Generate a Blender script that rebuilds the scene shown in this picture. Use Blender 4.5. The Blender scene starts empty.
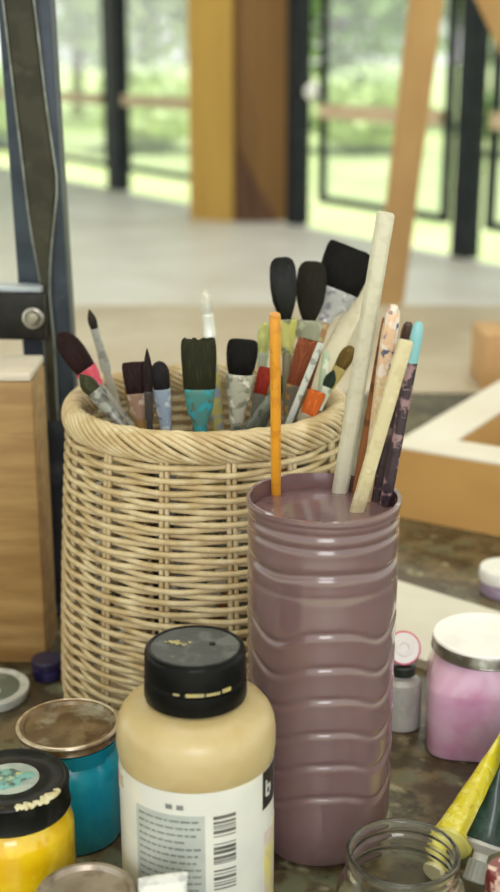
import bpy, bmesh, math, random
from math import sin, cos, tan, atan, pi, radians, sqrt
from mathutils import Vector, Matrix, noise
random.seed(7)
C = bpy.context.scene.collection
V = Vector
T = 0.75                     # table top height
CAM = V((0, 0, 1.19)); PITCH = radians(17.0); F = 1250.0

# ---------------------------------------------------------------- geometry of the view (used to measure real positions)
def ray(u, v):
    a, b = (u-250)/F, (446-v)/F
    return V((a, cos(PITCH)+b*sin(PITCH), -sin(PITCH)+b*cos(PITCH)))
def PZ(u, v, z):             # point at height z
    d = ray(u, v); return CAM + d*((z-CAM.z)/d.z)
def PY(u, v, y):             # point at distance y
    d = ray(u, v); return CAM + d*(y/d.y)
def depth(p):
    return (p-CAM).dot(V((0, cos(PITCH), -sin(PITCH))))

# ---------------------------------------------------------------- materials
def lin(c):
    f = lambda x: x/12.92 if x <= .04045 else ((x+.055)/1.055)**2.4
    return (f(c[0]/255), f(c[1]/255), f(c[2]/255), 1)
def mat(name, col, rough=.5, metal=0, cols=(), scale=40, detail=4, bump=0, bscale=60, coat=0, stretch=(1,1,1), width=.06, sss=0, spec=.5, trans=0):
    """col plus blotches: cols = [(colour, threshold 0..1), ...] of noise in the object's own space"""
    m = bpy.data.materials.new(name); m.use_nodes = True
    nt = m.node_tree; N = nt.nodes; L = nt.links; b = N['Principled BSDF']
    b.inputs['Base Color'].default_value = lin(col); b.inputs['Roughness'].default_value = rough
    b.inputs['Metallic'].default_value = metal; b.inputs['Coat Weight'].default_value = coat
    b.inputs['Coat Roughness'].default_value = .08; b.inputs['Specular IOR Level'].default_value = spec
    if trans: b.inputs['Transmission Weight'].default_value = trans
    if sss:
        b.inputs['Subsurface Weight'].default_value = sss; b.inputs['Subsurface Scale'].default_value = .004
    tc = N.new('ShaderNodeTexCoord'); mp = N.new('ShaderNodeMapping'); mp.inputs['Scale'].default_value = stretch
    L.new(tc.outputs['Object'], mp.inputs['Vector'])
    prev = None
    for i, (c, th) in enumerate(cols):
        n = N.new('ShaderNodeTexNoise'); n.inputs['Scale'].default_value = scale*(1+.37*i); n.inputs['Detail'].default_value = detail
        off = N.new('ShaderNodeVectorMath'); off.inputs[1].default_value = (3.1*i+1, 1.7*i, 5.3*i)
        L.new(mp.outputs[0], off.inputs[0]); L.new(off.outputs[0], n.inputs['Vector'])
        r = N.new('ShaderNodeValToRGB'); r.color_ramp.elements[0].position = max(0, th-width); r.color_ramp.elements[1].position = min(1, th+width)
        L.new(n.outputs['Fac'], r.inputs[0])
        mx = N.new('ShaderNodeMix'); mx.data_type = 'RGBA'
        L.new(r.outputs[0], mx.inputs['Factor'])
        if prev: L.new(prev, mx.inputs['A'])
        else: mx.inputs['A'].default_value = lin(col)
        mx.inputs['B'].default_value = lin(c); prev = mx.outputs['Result']
    if prev: L.new(prev, b.inputs['Base Color'])
    if bump:
        n = N.new('ShaderNodeTexNoise'); n.inputs['Scale'].default_value = bscale; n.inputs['Detail'].default_value = 3
        L.new(mp.outputs[0], n.inputs['Vector'])
        bp = N.new('ShaderNodeBump'); bp.inputs['Strength'].default_value = bump; bp.inputs['Distance'].default_value = .002
        L.new(n.outputs['Fac'], bp.inputs['Height']); L.new(bp.outputs[0], b.inputs['Normal'])
    return m
def wood(name, c1, c2, rough=.55, scale=30, axis=0, bump=.15):
    st = [1, 1, 1]; st[axis] = .08
    return mat(name, c1, rough, cols=[(c2, .55)], scale=scale, bump=bump, bscale=scale*2, stretch=tuple(st), width=.16)
def glass_mat(name, tint=(235, 245, 240), rough=.02):
    m = mat(name, tint, rough); b = m.node_tree.nodes['Principled BSDF']
    b.inputs['Transmission Weight'].default_value = 1; b.inputs['IOR'].default_value = 1.45
    return m
def pane_mat(name):
    m = bpy.data.materials.new(name); m.use_nodes = True; nt = m.node_tree; nt.nodes.clear()
    o = nt.nodes.new('ShaderNodeOutputMaterial'); mx = nt.nodes.new('ShaderNodeMixShader'); t = nt.nodes.new('ShaderNodeBsdfTransparent'); g = nt.nodes.new('ShaderNodeBsdfGlossy')
    fr = nt.nodes.new('ShaderNodeLayerWeight'); fr.inputs[0].default_value = .12
    g.inputs['Roughness'].default_value = .02; t.inputs['Color'].default_value = (.95, .97, .96, 1)
    nt.links.new(fr.outputs[1], mx.inputs[0]); nt.links.new(t.outputs[0], mx.inputs[1]); nt.links.new(g.outputs[0], mx.inputs[2]); nt.links.new(mx.outputs[0], o.inputs[0])
    return m

# ---------------------------------------------------------------- mesh helpers
def ring(bm, pts): return [bm.verts.new(p) for p in pts]
def bridge(bm, a, b):
    n = len(a)
    for i in range(n): bm.faces.new((a[i], a[(i+1) % n], b[(i+1) % n], b[i]))
def loft(bm, rings, cap0=True, cap1=True):
    rs = [ring(bm, r) for r in rings]
    for a, b in zip(rs, rs[1:]): bridge(bm, a, b)
    if cap0: bm.faces.new(rs[0][::-1])
    if cap1: bm.faces.new(rs[-1])
    return rs
def lathe(bm, prof, n=64, fn=None, c=(0, 0, 0), cap0=True, cap1=True):
    rr = []
    for k, (r, z) in enumerate(prof):
        row = []
        for i in range(n):
            a = 2*pi*i/n; q = fn(r, z, a, k) if fn else (r, z)
            row.append(V((c[0]+q[0]*cos(a), c[1]+q[0]*sin(a), c[2]+q[1])))
        rr.append(row)
    return loft(bm, rr, cap0, cap1)
def frames(pts, closed=False):
    out = []; n = len(pts); up = None
    for i in range(n):
        if closed: t = (pts[(i+1) % n]-pts[i-1]).normalized()
        else: t = (pts[min(i+1, n-1)]-pts[max(i-1, 0)]).normalized()
        if up is None:
            up = V((0, 0, 1)) if abs(t.z) < .9 else V((1, 0, 0))
        x = (up-t*up.dot(t)).normalized(); y = t.cross(x); up = x
        out.append((x, y))
    return out
def tube(bm, pts, rad, n=8, closed=False, flat=1):
    pts = [V(p) for p in pts]
    if not hasattr(rad, '__len__'): rad = [rad]*len(pts)
    rr = []
    for p, r, (x, y) in zip(pts, rad, frames(pts, closed)):
        rr.append([p+x*(r*cos(2*pi*i/n))+y*(r*flat*sin(2*pi*i/n)) for i in range(n)])
    if closed:
        rs = [ring(bm, r) for r in rr]
        for a, b in zip(rs, rs[1:]+rs[:1]): bridge(bm, a, b)
    else: loft(bm, rr)
def box(bm, lo, hi, bev=0, M=None):
    r = bmesh.ops.create_cube(bm, size=1)
    vs = r['verts']; lo, hi = V(lo), V(hi); s = hi-lo
    for v in vs: v.co = V((lo.x+(v.co.x+.5)*s.x, lo.y+(v.co.y+.5)*s.y, lo.z+(v.co.z+.5)*s.z))
    if bev:
        es = list({e for v in vs for e in v.link_edges})
        r = bmesh.ops.bevel(bm, geom=es, offset=bev, segments=2, affect='EDGES', profile=.5)
        vs = list({v for f in r['faces'] for v in f.verts} | {v for v in vs if v.is_valid})
    if M:
        for v in vs: v.co = M @ v.co
def beam(bm, a, b, w, h, side=None, bev=0):
    """square timber from a to b; w across 'side', h the other way"""
    a, b = V(a), V(b); z = (b-a).normalized()
    s = V(side) if side else (V((1, 0, 0)) if abs(z.x) < .8 else V((0, 1, 0)))
    x = (s-z*s.dot(z)).normalized(); y = z.cross(x)
    M = Matrix((x, y, z)).transposed().to_4x4(); M.translation = a
    box(bm, (-w/2, -h/2, 0), (w/2, h/2, (b-a).length), bev, M)
def cyl_patch(bm, r, a0, a1, z0, z1, n=24, t=.0003, c=(0, 0)):
    """thin curved sheet lying on a round body; angles in degrees, 0 faces -Y, positive to +X"""
    vs = []
    for rr in (r, r+t):
        for i in range(n+1):
            a = radians(a0+(a1-a0)*i/n)
            for z in (z0, z1): vs.append(bm.verts.new((c[0]+rr*sin(a), c[1]-rr*cos(a), z)))
    k = 2*(n+1)
    for i in range(n):
        j = 2*i
        bm.faces.new((vs[k+j], vs[k+j+2], vs[k+j+3], vs[k+j+1]))
        bm.faces.new((vs[j], vs[j+1], vs[j+3], vs[j+2]))
        bm.faces.new((vs[j+1], vs[k+j+1], vs[k+j+3], vs[j+3])); bm.faces.new((vs[j], vs[j+2], vs[k+j+2], vs[k+j]))
    e = 2*n
    bm.faces.new((vs[0], vs[k], vs[k+1], vs[1])); bm.faces.new((vs[e], vs[e+1], vs[k+e+1], vs[k+e]))

def obj(name, bm, m, parent=None, smooth=True, loc=None, sharp=35):
    bmesh.ops.recalc_face_normals(bm, faces=bm.faces)
    if smooth:
        for f in bm.faces: f.smooth = True
        for e in bm.edges:
            if len(e.link_faces) == 2 and e.calc_face_angle(0) > radians(sharp): e.smooth = False
    me = bpy.data.meshes.new(name); bm.to_mesh(me); bm.free(); me.materials.append(m)
    o = bpy.data.objects.new(name, me); C.objects.link(o)
    if loc is not None: o.location = loc
    if parent: o.parent = parent
    return o
def tag(o, label, cat, group=None):
    o['label'] = label; o['category'] = cat
    if group: o['group'] = group
    return o
def thing(name, label, cat, loc=(0, 0, 0), group=None, M=None):
    o = bpy.data.objects.new(name, None); C.objects.link(o); o.empty_display_size = .02
    if M is not None: o.matrix_world = M
    else: o.location = loc
    return tag(o, label, cat, group)
def struct(name, bm, m, parent=None, label=None, cat=None, smooth=False):
    o = obj(name, bm, m, parent, smooth)
    if not parent:
        o['kind'] = 'structure'; o['label'] = label; o['category'] = cat
    return o
B = bmesh.new

# ================================================================ camera
cd = bpy.data.cameras.new('camera'); co = bpy.data.objects.new('camera', cd); C.objects.link(co)
co.location = CAM; co.rotation_euler = (pi/2-PITCH, 0, 0)
cd.sensor_fit = 'VERTICAL'; cd.sensor_height = 36; cd.lens = 36*F/892; cd.clip_start = .05; cd.clip_end = 200
cd.dof.use_dof = True; cd.dof.focus_distance = .715; cd.dof.aperture_fstop = 6.3
bpy.context.scene.camera = co

# ================================================================ light
sc = bpy.context.scene
sc.view_settings.view_transform = 'Standard'; sc.view_settings.look = 'None'; sc.view_settings.gamma = 1
sc.view_settings.use_curve_mapping = False; sc.view_settings.exposure = -0.22
w = bpy.data.worlds.new('sky'); sc.world = w; w.use_nodes = True; nt = w.node_tree
bg = nt.nodes['Background']; bg.inputs['Strength'].default_value = 1.7
tc = nt.nodes.new('ShaderNodeTexCoord'); sp = nt.nodes.new('ShaderNodeSeparateXYZ'); rp = nt.nodes.new('ShaderNodeValToRGB')
rp.color_ramp.elements[0].position = .0; rp.color_ramp.elements[0].color = (1, 1, .96, 1)
rp.color_ramp.elements[1].position = .6; rp.color_ramp.elements[1].color = (.78, .88, 1, 1)
nt.links.new(tc.outputs['Generated'], sp.inputs[0]); nt.links.new(sp.outputs['Z'], rp.inputs[0]); nt.links.new(rp.outputs[0], bg.inputs['Color'])
sd = bpy.data.lights.new('sun', 'SUN'); sd.energy = 5.6; sd.angle = radians(3); sd.color = (1, .96, .86)
so = bpy.data.objects.new('sun', sd); C.objects.link(so); so.rotation_euler = (radians(28), radians(14), 0)
def area(name, loc, rot, sx, sy, e, col=(1, 1, 1)):
    d = bpy.data.lights.new(name, 'AREA'); d.shape = 'RECTANGLE'; d.size = sx; d.size_y = sy; d.energy = e; d.color = col
    o = bpy.data.objects.new(name, d); C.objects.link(o); o.location = loc; o.rotation_euler = rot; return o
area('overhead_fill', (.1, .7, 3.15), (0, 0, 0), 2.2, 1.6, 24, (1, .97, .92))  # added unseen fill light, brightens the upper surfaces on the table
area('overhead_fill_back', (-.2, 4.6, 3.15), (0, 0, 0), 3.2, 1.6, 52, (1, .98, .95))  # added unseen fill light over the floor beyond the tables
area('overhead_fill_far', (-1.2, 8.2, 3.15), (0, 0, 0), 3.2, 1.6, 52, (1, .98, .95))  # added unseen fill light, brightens the floor near the glazing
area('open_side_fill', (.15, -2.6, 2.1), (radians(68), 0, 0), 1.3, 1.2, 44, (1, .98, .96))  # added area light behind the camera, boosts daylight from the open side

# ================================================================ setting
m_floor = mat('concrete_floor', (212, 208, 198), .42, cols=[((198, 192, 180), .5), ((222, 218, 210), .62)], scale=1.6, bump=.05, bscale=20, width=.15)
m_ceil = mat('plaster_ceiling', (225, 222, 214), .9, cols=[((215, 211, 203), .5)], scale=3)
m_steel = mat('black_steel', (30, 34, 38), .5, cols=[((38, 42, 46), .55)], scale=8, spec=.15)
m_bar = wood('rail_timber', (205, 180, 150), (188, 160, 130), axis=0, scale=8)
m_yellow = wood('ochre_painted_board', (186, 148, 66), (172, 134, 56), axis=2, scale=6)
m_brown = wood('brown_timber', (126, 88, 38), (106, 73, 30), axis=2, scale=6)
m_pane = pane_mat('window_glass')

# line of the glazed side: passes W0 and recedes to the left
W0 = V((1.40, 8.0, 0)); WD = V((-.509, .861, 0)).normalized(); WN = V((-WD.y, WD.x, 0))   # WN points into the room
if WN.y > 0: WN = -WN
def wall_t(u, z=.6):         # distance along the line seen at picture column u
    a = (u-250)/F
    # x = a*(y*cos+ (1.19-z)*sin)
    k = (1.19-z)*sin(PITCH)
    return (a*(W0.y*cos(PITCH)+k)-W0.x)/(WD.x-a*WD.y*cos(PITCH))
def WP(t, z=0, off=0): return W0+WD*t+WN*off+V((0, 0, z))
tl, tr = 14.0, -6.0
far, near = WP(tl), WP(tr)
bm = B(); bm.faces.new([bm.verts.new(p) for p in (V((-9, -3.2, 0)), V((5, -3.2, 0)), V((near.x, near.y, 0)), V((far.x, far.y, 0)), V((-9, far.y, 0)))])
r = bmesh.ops.extrude_face_region(bm, geom=bm.faces[:]); bmesh.ops.translate(bm, verts=[v for v in r['geom'] if isinstance(v, bmesh.types.BMVert)], vec=(0, 0, -.12))
struct('floor', bm, m_floor, label='pale grey polished concrete floor running back to the glazed side', cat='floor')
bm = B(); bm.faces.new([bm.verts.new(p) for p in (V((-9, -3.2, 3.3)), V((5, -3.2, 3.3)), V((near.x, near.y, 3.3)), V((far.x, far.y, 3.3)), V((-9, far.y, 3.3)))])
r = bmesh.ops.extrude_face_region(bm, geom=bm.faces[:]); bmesh.ops.translate(bm, verts=[v for v in r['geom'] if isinstance(v, bmesh.types.BMVert)], vec=(0, 0, .15))
struct('ceiling', bm, m_ceil, label='plain pale ceiling over the studio', cat='ceiling')

def post(i, u, w, z1=3.3, d=.12, label=''):
    t = wall_t(u); bm = B(); beam(bm, WP(t), WP(t, z1), w, d, side=WD, bev=.006)
    return struct('trim_%d' % i, bm, m_steel, label=label, cat='post'), t
t_posts = {}
for i, (u, wv, lab) in enumerate([(117, .30, 'thick black steel post left of the ochre column'), (298, .16, 'black steel post on the right edge of the ochre column'),
                                   (469, .15, 'black steel post right of the leaning wooden easel leg'), (560, .24, 'black steel post at the right end of the glazing')]):
    o, t = post(i+1, u, wv, label=lab); t_posts[u] = t
# windows between the posts
def window(i, ta, tb, zlo, zhi, label, fr=.05):
    root = bpy.data.objects.new('window_%d' % i, None); C.objects.link(root); root['kind'] = 'structure'; root['label'] = label; root['category'] = 'window'
    lo, hi = min(ta, tb), max(ta, tb)
    bm = B()
    for t in (lo+fr/2, hi-fr/2): beam(bm, WP(t, zlo), WP(t, zhi), fr, .05, side=WD)
    for z in (zlo+fr/2, zhi-fr/2): beam(bm, WP(lo+fr, z), WP(hi-fr, z), .05, fr, side=WN)
    obj('window_frame', bm, m_steel, root, smooth=False)
    bm = B(); beam(bm, WP(lo+fr, .86, .045), WP(hi-fr, .86, .045), .04, .10, side=WN, bev=.005); obj('mid_rail', bm, m_bar, root, smooth=False)
    bm = B(); beam(bm, WP(lo+fr, (zlo+zhi)/2), WP(hi-fr, (zlo+zhi)/2), .008, zhi-zlo-2*fr, side=WN); obj('pane', bm, m_pane, root, smooth=False)
    return root
window(1, wall_t(-60), t_posts[117]+.2, .20, 3.2, 'tall black framed window behind the dark steel mast')
window(2, t_posts[117]-.2, wall_t(215), .20, 3.2, 'tall black framed window between the thick black post and the ochre column')
window(3, wall_t(321), wall_t(450), .20, 3.2, 'tall black framed window crossed by the leaning wooden easel leg')
window(4, wall_t(490), wall_t(545), .20, 3.2, 'narrow black framed window at the right edge')

# ochre column with a brown timber side
tcol = wall_t(245)
root = bpy.data.objects.new('trim_5', None); C.objects.link(root); root['kind'] = 'structure'; root['label'] = 'broad column with an ochre front board and brown timber side'; root['category'] = 'column'
cA = PZ(190, 219, 0); cB = PZ(233, 222, 0); cC = PZ(293, 222, 0)
bm = B()
yb = [V((cA.x, cA.y, 0)), V((cB.x, cB.y, 0)), V((cB.x, cB.y+.25, 0)), V((cA.x, cA.y+.25, 0))]
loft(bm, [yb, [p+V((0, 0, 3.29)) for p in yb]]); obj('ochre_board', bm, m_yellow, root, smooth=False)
bm = B()
nb = [V((cB.x+.002, cB.y+.06, 0)), V((cB.x+.18, cB.y+.02, 0)), V((cC.x, cB.y+.06, 0)), V((cC.x, cB.y+.32, 0)), V((cB.x+.002, cB.y+.32, 0))]
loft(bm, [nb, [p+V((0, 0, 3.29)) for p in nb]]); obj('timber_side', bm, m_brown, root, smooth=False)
bm = B(); sk = [V((cB.x+.03, cB.y+.01, 0)), V((cB.x+.16, cB.y-.01, 0)), V((cC.x-.12, cB.y+.02, 0)), V((cC.x-.12, cB.y+.03, 0)), V((cB.x+.03, cB.y+.03, 0))]
loft(bm, [sk, [V((sk[0].x, p.y, .56)) if i in (0, 4) else V((sk[0].x+.05+.25*(p.x-sk[0].x), p.y, .34)) for i, p in enumerate(sk)]])
obj('kick_board', bm, wood('dark_timber', (92, 56, 28), (78, 46, 22), axis=2, scale=6), root, smooth=False)

# white round lamp on the black post
lp = PY(313, 92, WP(t_posts[298]).y-.22)
l = thing('wall_lamp', 'small white round lamp fixed on the black post right of the ochre column', 'lamp', lp)
bm = B(); bmesh.ops.create_uvsphere(bm, u_segments=24, v_segments=16, radius=.062); obj('lamp_globe', bm, mat('opal_globe', (250, 248, 244), .3, cols=[((244, 242, 238), .6)]), l)
pp = WP(t_posts[298], lp.z, .06)-lp
bm = B(); tube(bm, [V((0, 0, 0))+pp.normalized()*.058, pp], .02, 12); obj('lamp_bracket', bm, m_steel, l)

# ================================================================ outdoors
m_lawn = mat('lawn_grass', (188, 204, 140), .9, cols=[((206, 216, 160), .5), ((168, 192, 122), .63)], scale=.9, width=.12)
bm = B(); vs = [bm.verts.new(p) for p in ((-60, -30, -.10), (60, -30, -.10), (60, 16, -.10), (-60, 16, -.10), (60, 80, 1.2), (-60, 80, 1.2))]; bm.faces.new(vs[:4]); bm.faces.new((vs[3], vs[2], vs[4], vs[5]))
r = bmesh.ops.extrude_face_region(bm, geom=bm.faces[:]); bmesh.ops.translate(bm, verts=[v for v in r['geom'] if isinstance(v, bmesh.types.BMVert)], vec=(0, 0, -.3))
o = struct('ground', bm, m_lawn, label='bright green lawn outside the glazing', cat='ground')
m_leafs = [mat('leaf_%s' % n, c, .7, cols=[(c2, .5)], scale=3, width=.2) for n, c, c2 in
           (('pale', (206, 220, 170), (190, 208, 150)), ('mid', (180, 204, 140), (164, 192, 122)), ('deep', (156, 184, 118), (140, 170, 104)))]
m_bark = mat('bark', (120, 104, 84), .9, cols=[((92, 80, 64), .5)], scale=6, bump=.4)
def leafcloud(bm, c, rx, rz, n, s, rnd):
    for _ in range(n):
        while True:
            p = V((rnd.uniform(-1, 1), rnd.uniform(-1, 1), rnd.uniform(-1, 1)))
            if .35 < p.length < 1: break
        q = V(c)+V((p.x*rx, p.y*rx, p.z*rz)); d = V((rnd.uniform(-1, 1), rnd.uniform(-1, 1), rnd.uniform(-.6, .6))).normalized(); e = d.cross(V((rnd.uniform(-1, 1), rnd.uniform(-1, 1), 1))).normalized(); k = s*rnd.uniform(.6, 1.3)
        f = d.cross(e)*k*.18
        a = [bm.verts.new(x) for x in (q-d*k, q+e*k*.45+f, q+d*k, q-e*k*.45+f)]
        bm.faces.new((a[0], a[1], a[2])); bm.faces.new((a[0], a[2], a[3]))
def tree(x, y, h, rx, mi, label, seed, kind='garden_tree'):
    rnd = random.Random(seed); g = -.1+max(0, y-16)*1.3/64
    t = thing(kind, label, 'tree' if kind == 'garden_tree' else 'bush', (x, y, g), 'greenery outside the glazing')
    bm = B()
    if kind == 'garden_tree':
        tube(bm, [(0, 0, 0), (.05, 0, h*.25), (-.04, .03, h*.5), (0, 0, h*.8)], [.16, .12, .09, .03], 8)
        for k in range(5):
            a = k*1.3; tube(bm, [(0, 0, h*.35+k*.08*h), (cos(a)*rx*.35, sin(a)*rx*.35, h*.5+k*.07*h), (cos(a)*rx*.7, sin(a)*rx*.7, h*.62+k*.06*h)], [.05, .035, .015], 6)
        obj('trunk', bm, m_bark, t); bm = B()
        leafcloud(bm, (0, 0, h*.58), rx, h*.42, 1900, .17, rnd)
        for k in range(4): leafcloud(bm, (cos(k*1.6)*rx*.6, sin(k*1.6)*rx*.6, h*(.5+.07*k)), rx*.5, h*.15, 300, .17, rnd)
        obj('crown', bm, m_leafs[mi], t, smooth=False)
    else:
        for k in range(5): tube(bm, [(0, 0, 0), (cos(k*1.26)*rx*.3, sin(k*1.26)*rx*.3, h*.4), (cos(k*1.26)*rx*.5, sin(k*1.26)*rx*.5, h*.75)], [.03, .02, .008], 6)
        obj('stem', bm, m_bark, t); bm = B()
        leafcloud(bm, (0, 0, h*.52), rx, h*.48, 1300, .13, rnd); obj('foliage', bm, m_leafs[mi], t, smooth=False)
for a in [(-5.4, 23, 5.4, 1.6, 1, 'mid green tree seen outside beside the dark mast', 1), (-1.9, 23.5, 4.8, 1.6, 0, 'pale green tree seen outside between the thick black post and the ochre column', 2),
          (1.5, 23, 5.2, 1.55, 2, 'darker green tree seen outside right of the white round lamp', 4), (4.9, 22.5, 5.0, 1.6, 0, 'pale tree seen outside behind the upper part of the leaning wooden leg', 5),
          (-3.6, 27, 5.8, 1.7, 0, 'pale tree seen outside further back, left of the thick black post', 7), (.0, 27.5, 5.0, 1.6, 1, 'green tree seen outside partly behind the ochre column', 3),
          (3.3, 27.5, 5.6, 1.45, 1, 'mid green tree further back, seen outside left of the leaning wooden leg', 8), (7.2, 27, 5.4, 1.5, 1, 'green tree seen outside at the right edge', 6)]: tree(*a)
for a in [(-3.9, 19.5, 1.3, .95, 1, 'low bush outside left of the thick black post', 11, 'garden_bush'), (-1.5, 18.8, 1.2, .85, 0, 'low pale bush outside between post and ochre column', 12, 'garden_bush'),
          (1.7, 18.6, 1.2, .9, 0, 'low bush outside under the white round lamp', 13, 'garden_bush'), (4.0, 18, 1.1, .85, 1, 'low bush outside right of the leaning wooden leg', 14, 'garden_bush')]: tree(*a)

# ================================================================ work table
m_table = mat('stained_table_top', (112, 96, 70), .36, cols=[((72, 60, 42), .47), ((100, 100, 78), .58), ((158, 150, 122), .66), ((44, 38, 30), .62)], scale=30, detail=6, bump=.12, bscale=90, width=.05)
def table(name, label, y0, y1, mt, cy):
    t = thing(name, label, 'table', (0, cy, 0)); y0 -= cy; y1 -= cy
    bm = B(); box(bm, (-1.5, y0, T-.035), (1.5, y1, T), .003); obj('table_top', bm, mt, t)
    for x in (-1.4, 1.4):
        for y in (y0+.08, y1-.08):
            bm = B(); box(bm, (x-.035, y-.035, 0), (x+.035, y+.035, T-.035), .004); obj('leg', bm, m_tw, t)
    for y in (y0+.08, y1-.08):
        bm = B(); box(bm, (-1.364, y-.012, T-.125), (1.364, y+.012, T-.036)); obj('apron', bm, m_tw, t, smooth=False)
m_tw = wood('table_timber', (150, 120, 84), (130, 100, 66), axis=2)
m_beige = mat('beige_table_top', (186, 170, 146), .42, cols=[((174, 156, 130), .5), ((198, 186, 166), .62)], scale=5, width=.15, bump=.05)
table('work_table', 'paint-stained olive-brown work table under all the jars and the basket', .32, 1.695, m_table, 1.0)
table('beige_table', 'plain beige table standing beyond the paint-stained one', 1.70, 2.36, m_beige, 2.03)

# ================================================================ wicker basket
BC = V((-.0295, .820, T)); BR = .1030; BH = .2140
bk = thing('wicker_basket', 'round tan wicker basket full of paint brushes', 'basket', BC)
m_wick = mat('wicker', (204, 182, 144), .5, cols=[((184, 158, 116), .5), ((218, 200, 166), .6)], scale=55, width=.12, bump=.2, bscale=300)
NS = 14; rows = 51
bm = B()
def brad(z): return BR - .0115*(z/BH)**1.4 - .003*max(0, 1-z/.02)**2
for k in range(rows):
    z = .005+k*(BH-.016)/(rows-1); n = NS*14; ph = (k % 2)*pi
    pts = []
    for i in range(n):
        a = 2*pi*i/n; s = sin(a*NS/2+ph+1.77)
        s = math.copysign(abs(s)**.85, s)
        r = brad(z)+.0029*s
        pts.append(V((r*cos(a), r*sin(a), z+.0007*noise.noise(V((cos(a)*3, sin(a)*3, k*1.7))))))
    tube(bm, pts, .0021, 6, closed=True, flat=.9)
for j in range(NS):
    a = -1.824+2*pi*j/NS
    for da in (-.019, .019):
        tube(bm, [V((brad(z)*cos(a+da), brad(z)*sin(a+da), z)) for z in [BH*q/10 for q in range(11)]], .0017, 6)
obj('woven_wall', bm, m_wick, bk, sharp=180)
bm = B()
Rr = BR-.0125
for sidx in range(13):
    pts = []; n = 420; turns = 6
    for i in range(n):
        a = 2*pi*i/n; q = -a*turns+sidx*2*pi/13
        rr_ = Rr+.0056*cos(q); zz = BH+.0015+.0088*sin(q)+.0012*noise.noise(V((cos(a)*4, sin(a)*4, sidx)))
        pts.append(V((rr_*cos(a), rr_*sin(a), zz)))
    tube(bm, pts, .0019, 6, closed=True)
obj('braided_rim', bm, m_wick, bk, sharp=180)
bm = B(); lathe(bm, [(BR-.006, .001), (BR-.004, .003), (BR-.006, .005)], 48); obj('base', bm, m_wick, bk)

# ================================================================ brushes
def axis_matrix(base, axis, right=V((1, 0, 0)), roll=0):
    z = axis.normalized(); x = (right-z*right.dot(z)).normalized(); y = z.cross(x)
    M = Matrix((x, y, z)).transposed().to_4x4() @ Matrix.Rotation(roll, 4, 'Z'); M.translation = base; return M
def ell(w, t, z, n, dx=0, fn=None):
    out = []
    for i in range(n):
        a = 2*pi*i/n; k = fn(a) if fn else 1
        ca, sa = cos(a), sin(a)
        ca = math.copysign(abs(ca)**.75, ca); sa = math.copysign(abs(sa)**.85, sa)
        out.append(V((dx+w*ca*k, t*sa*k, z)))
    return out
_mc = {}
def cm(c, rough=.4, spots=(), metal=0, scale=160):
    key = (c, rough, spots, metal, scale)
    if key not in _mc:
        _mc[key] = mat('paint_%d_%d_%d' % c, c, rough, metal, cols=[(s, .56+.05*i) for i, s in enumerate(spots)], scale=scale, width=.04, coat=.2 if rough < .45 else 0)
    return _mc[key]
def bristle_mat(c, tipc=None):
    key = ('b', c)
    if key not in _mc: _mc[key] = mat('bristle_%d_%d_%d' % c, c, .55, cols=[(tuple(min(255, int(x*1.25)+3) for x in c), .6)], scale=120, spec=.12, stretch=(6, 6, .5), bump=.6, bscale=150, width=.08)
    if c == (12, 11, 11):
        b = _mc[key].node_tree.nodes['Principled BSDF']; b.inputs['Roughness'].default_value = .3; b.inputs['Specular IOR Level'].default_value = .22
    return _mc[key]
def inside(p, c, r): return (V((p.x, p.y, 0))-V((c.x, c.y, 0))).length < r
def butt_in(tip, low, c, r, zmin):
    d = (low-tip).normalized(); p = low.copy()
    # walk down from the mouth until the floor or the wall of the vessel is met
    q = p.copy()
    while q.z > zmin:
        nq = q+d*.002
        if nq.z < c.z+.19 and not inside(nq, c, r): break
        q = nq
    return q
GB = 'paint brushes standing in the wicker basket'
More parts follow.
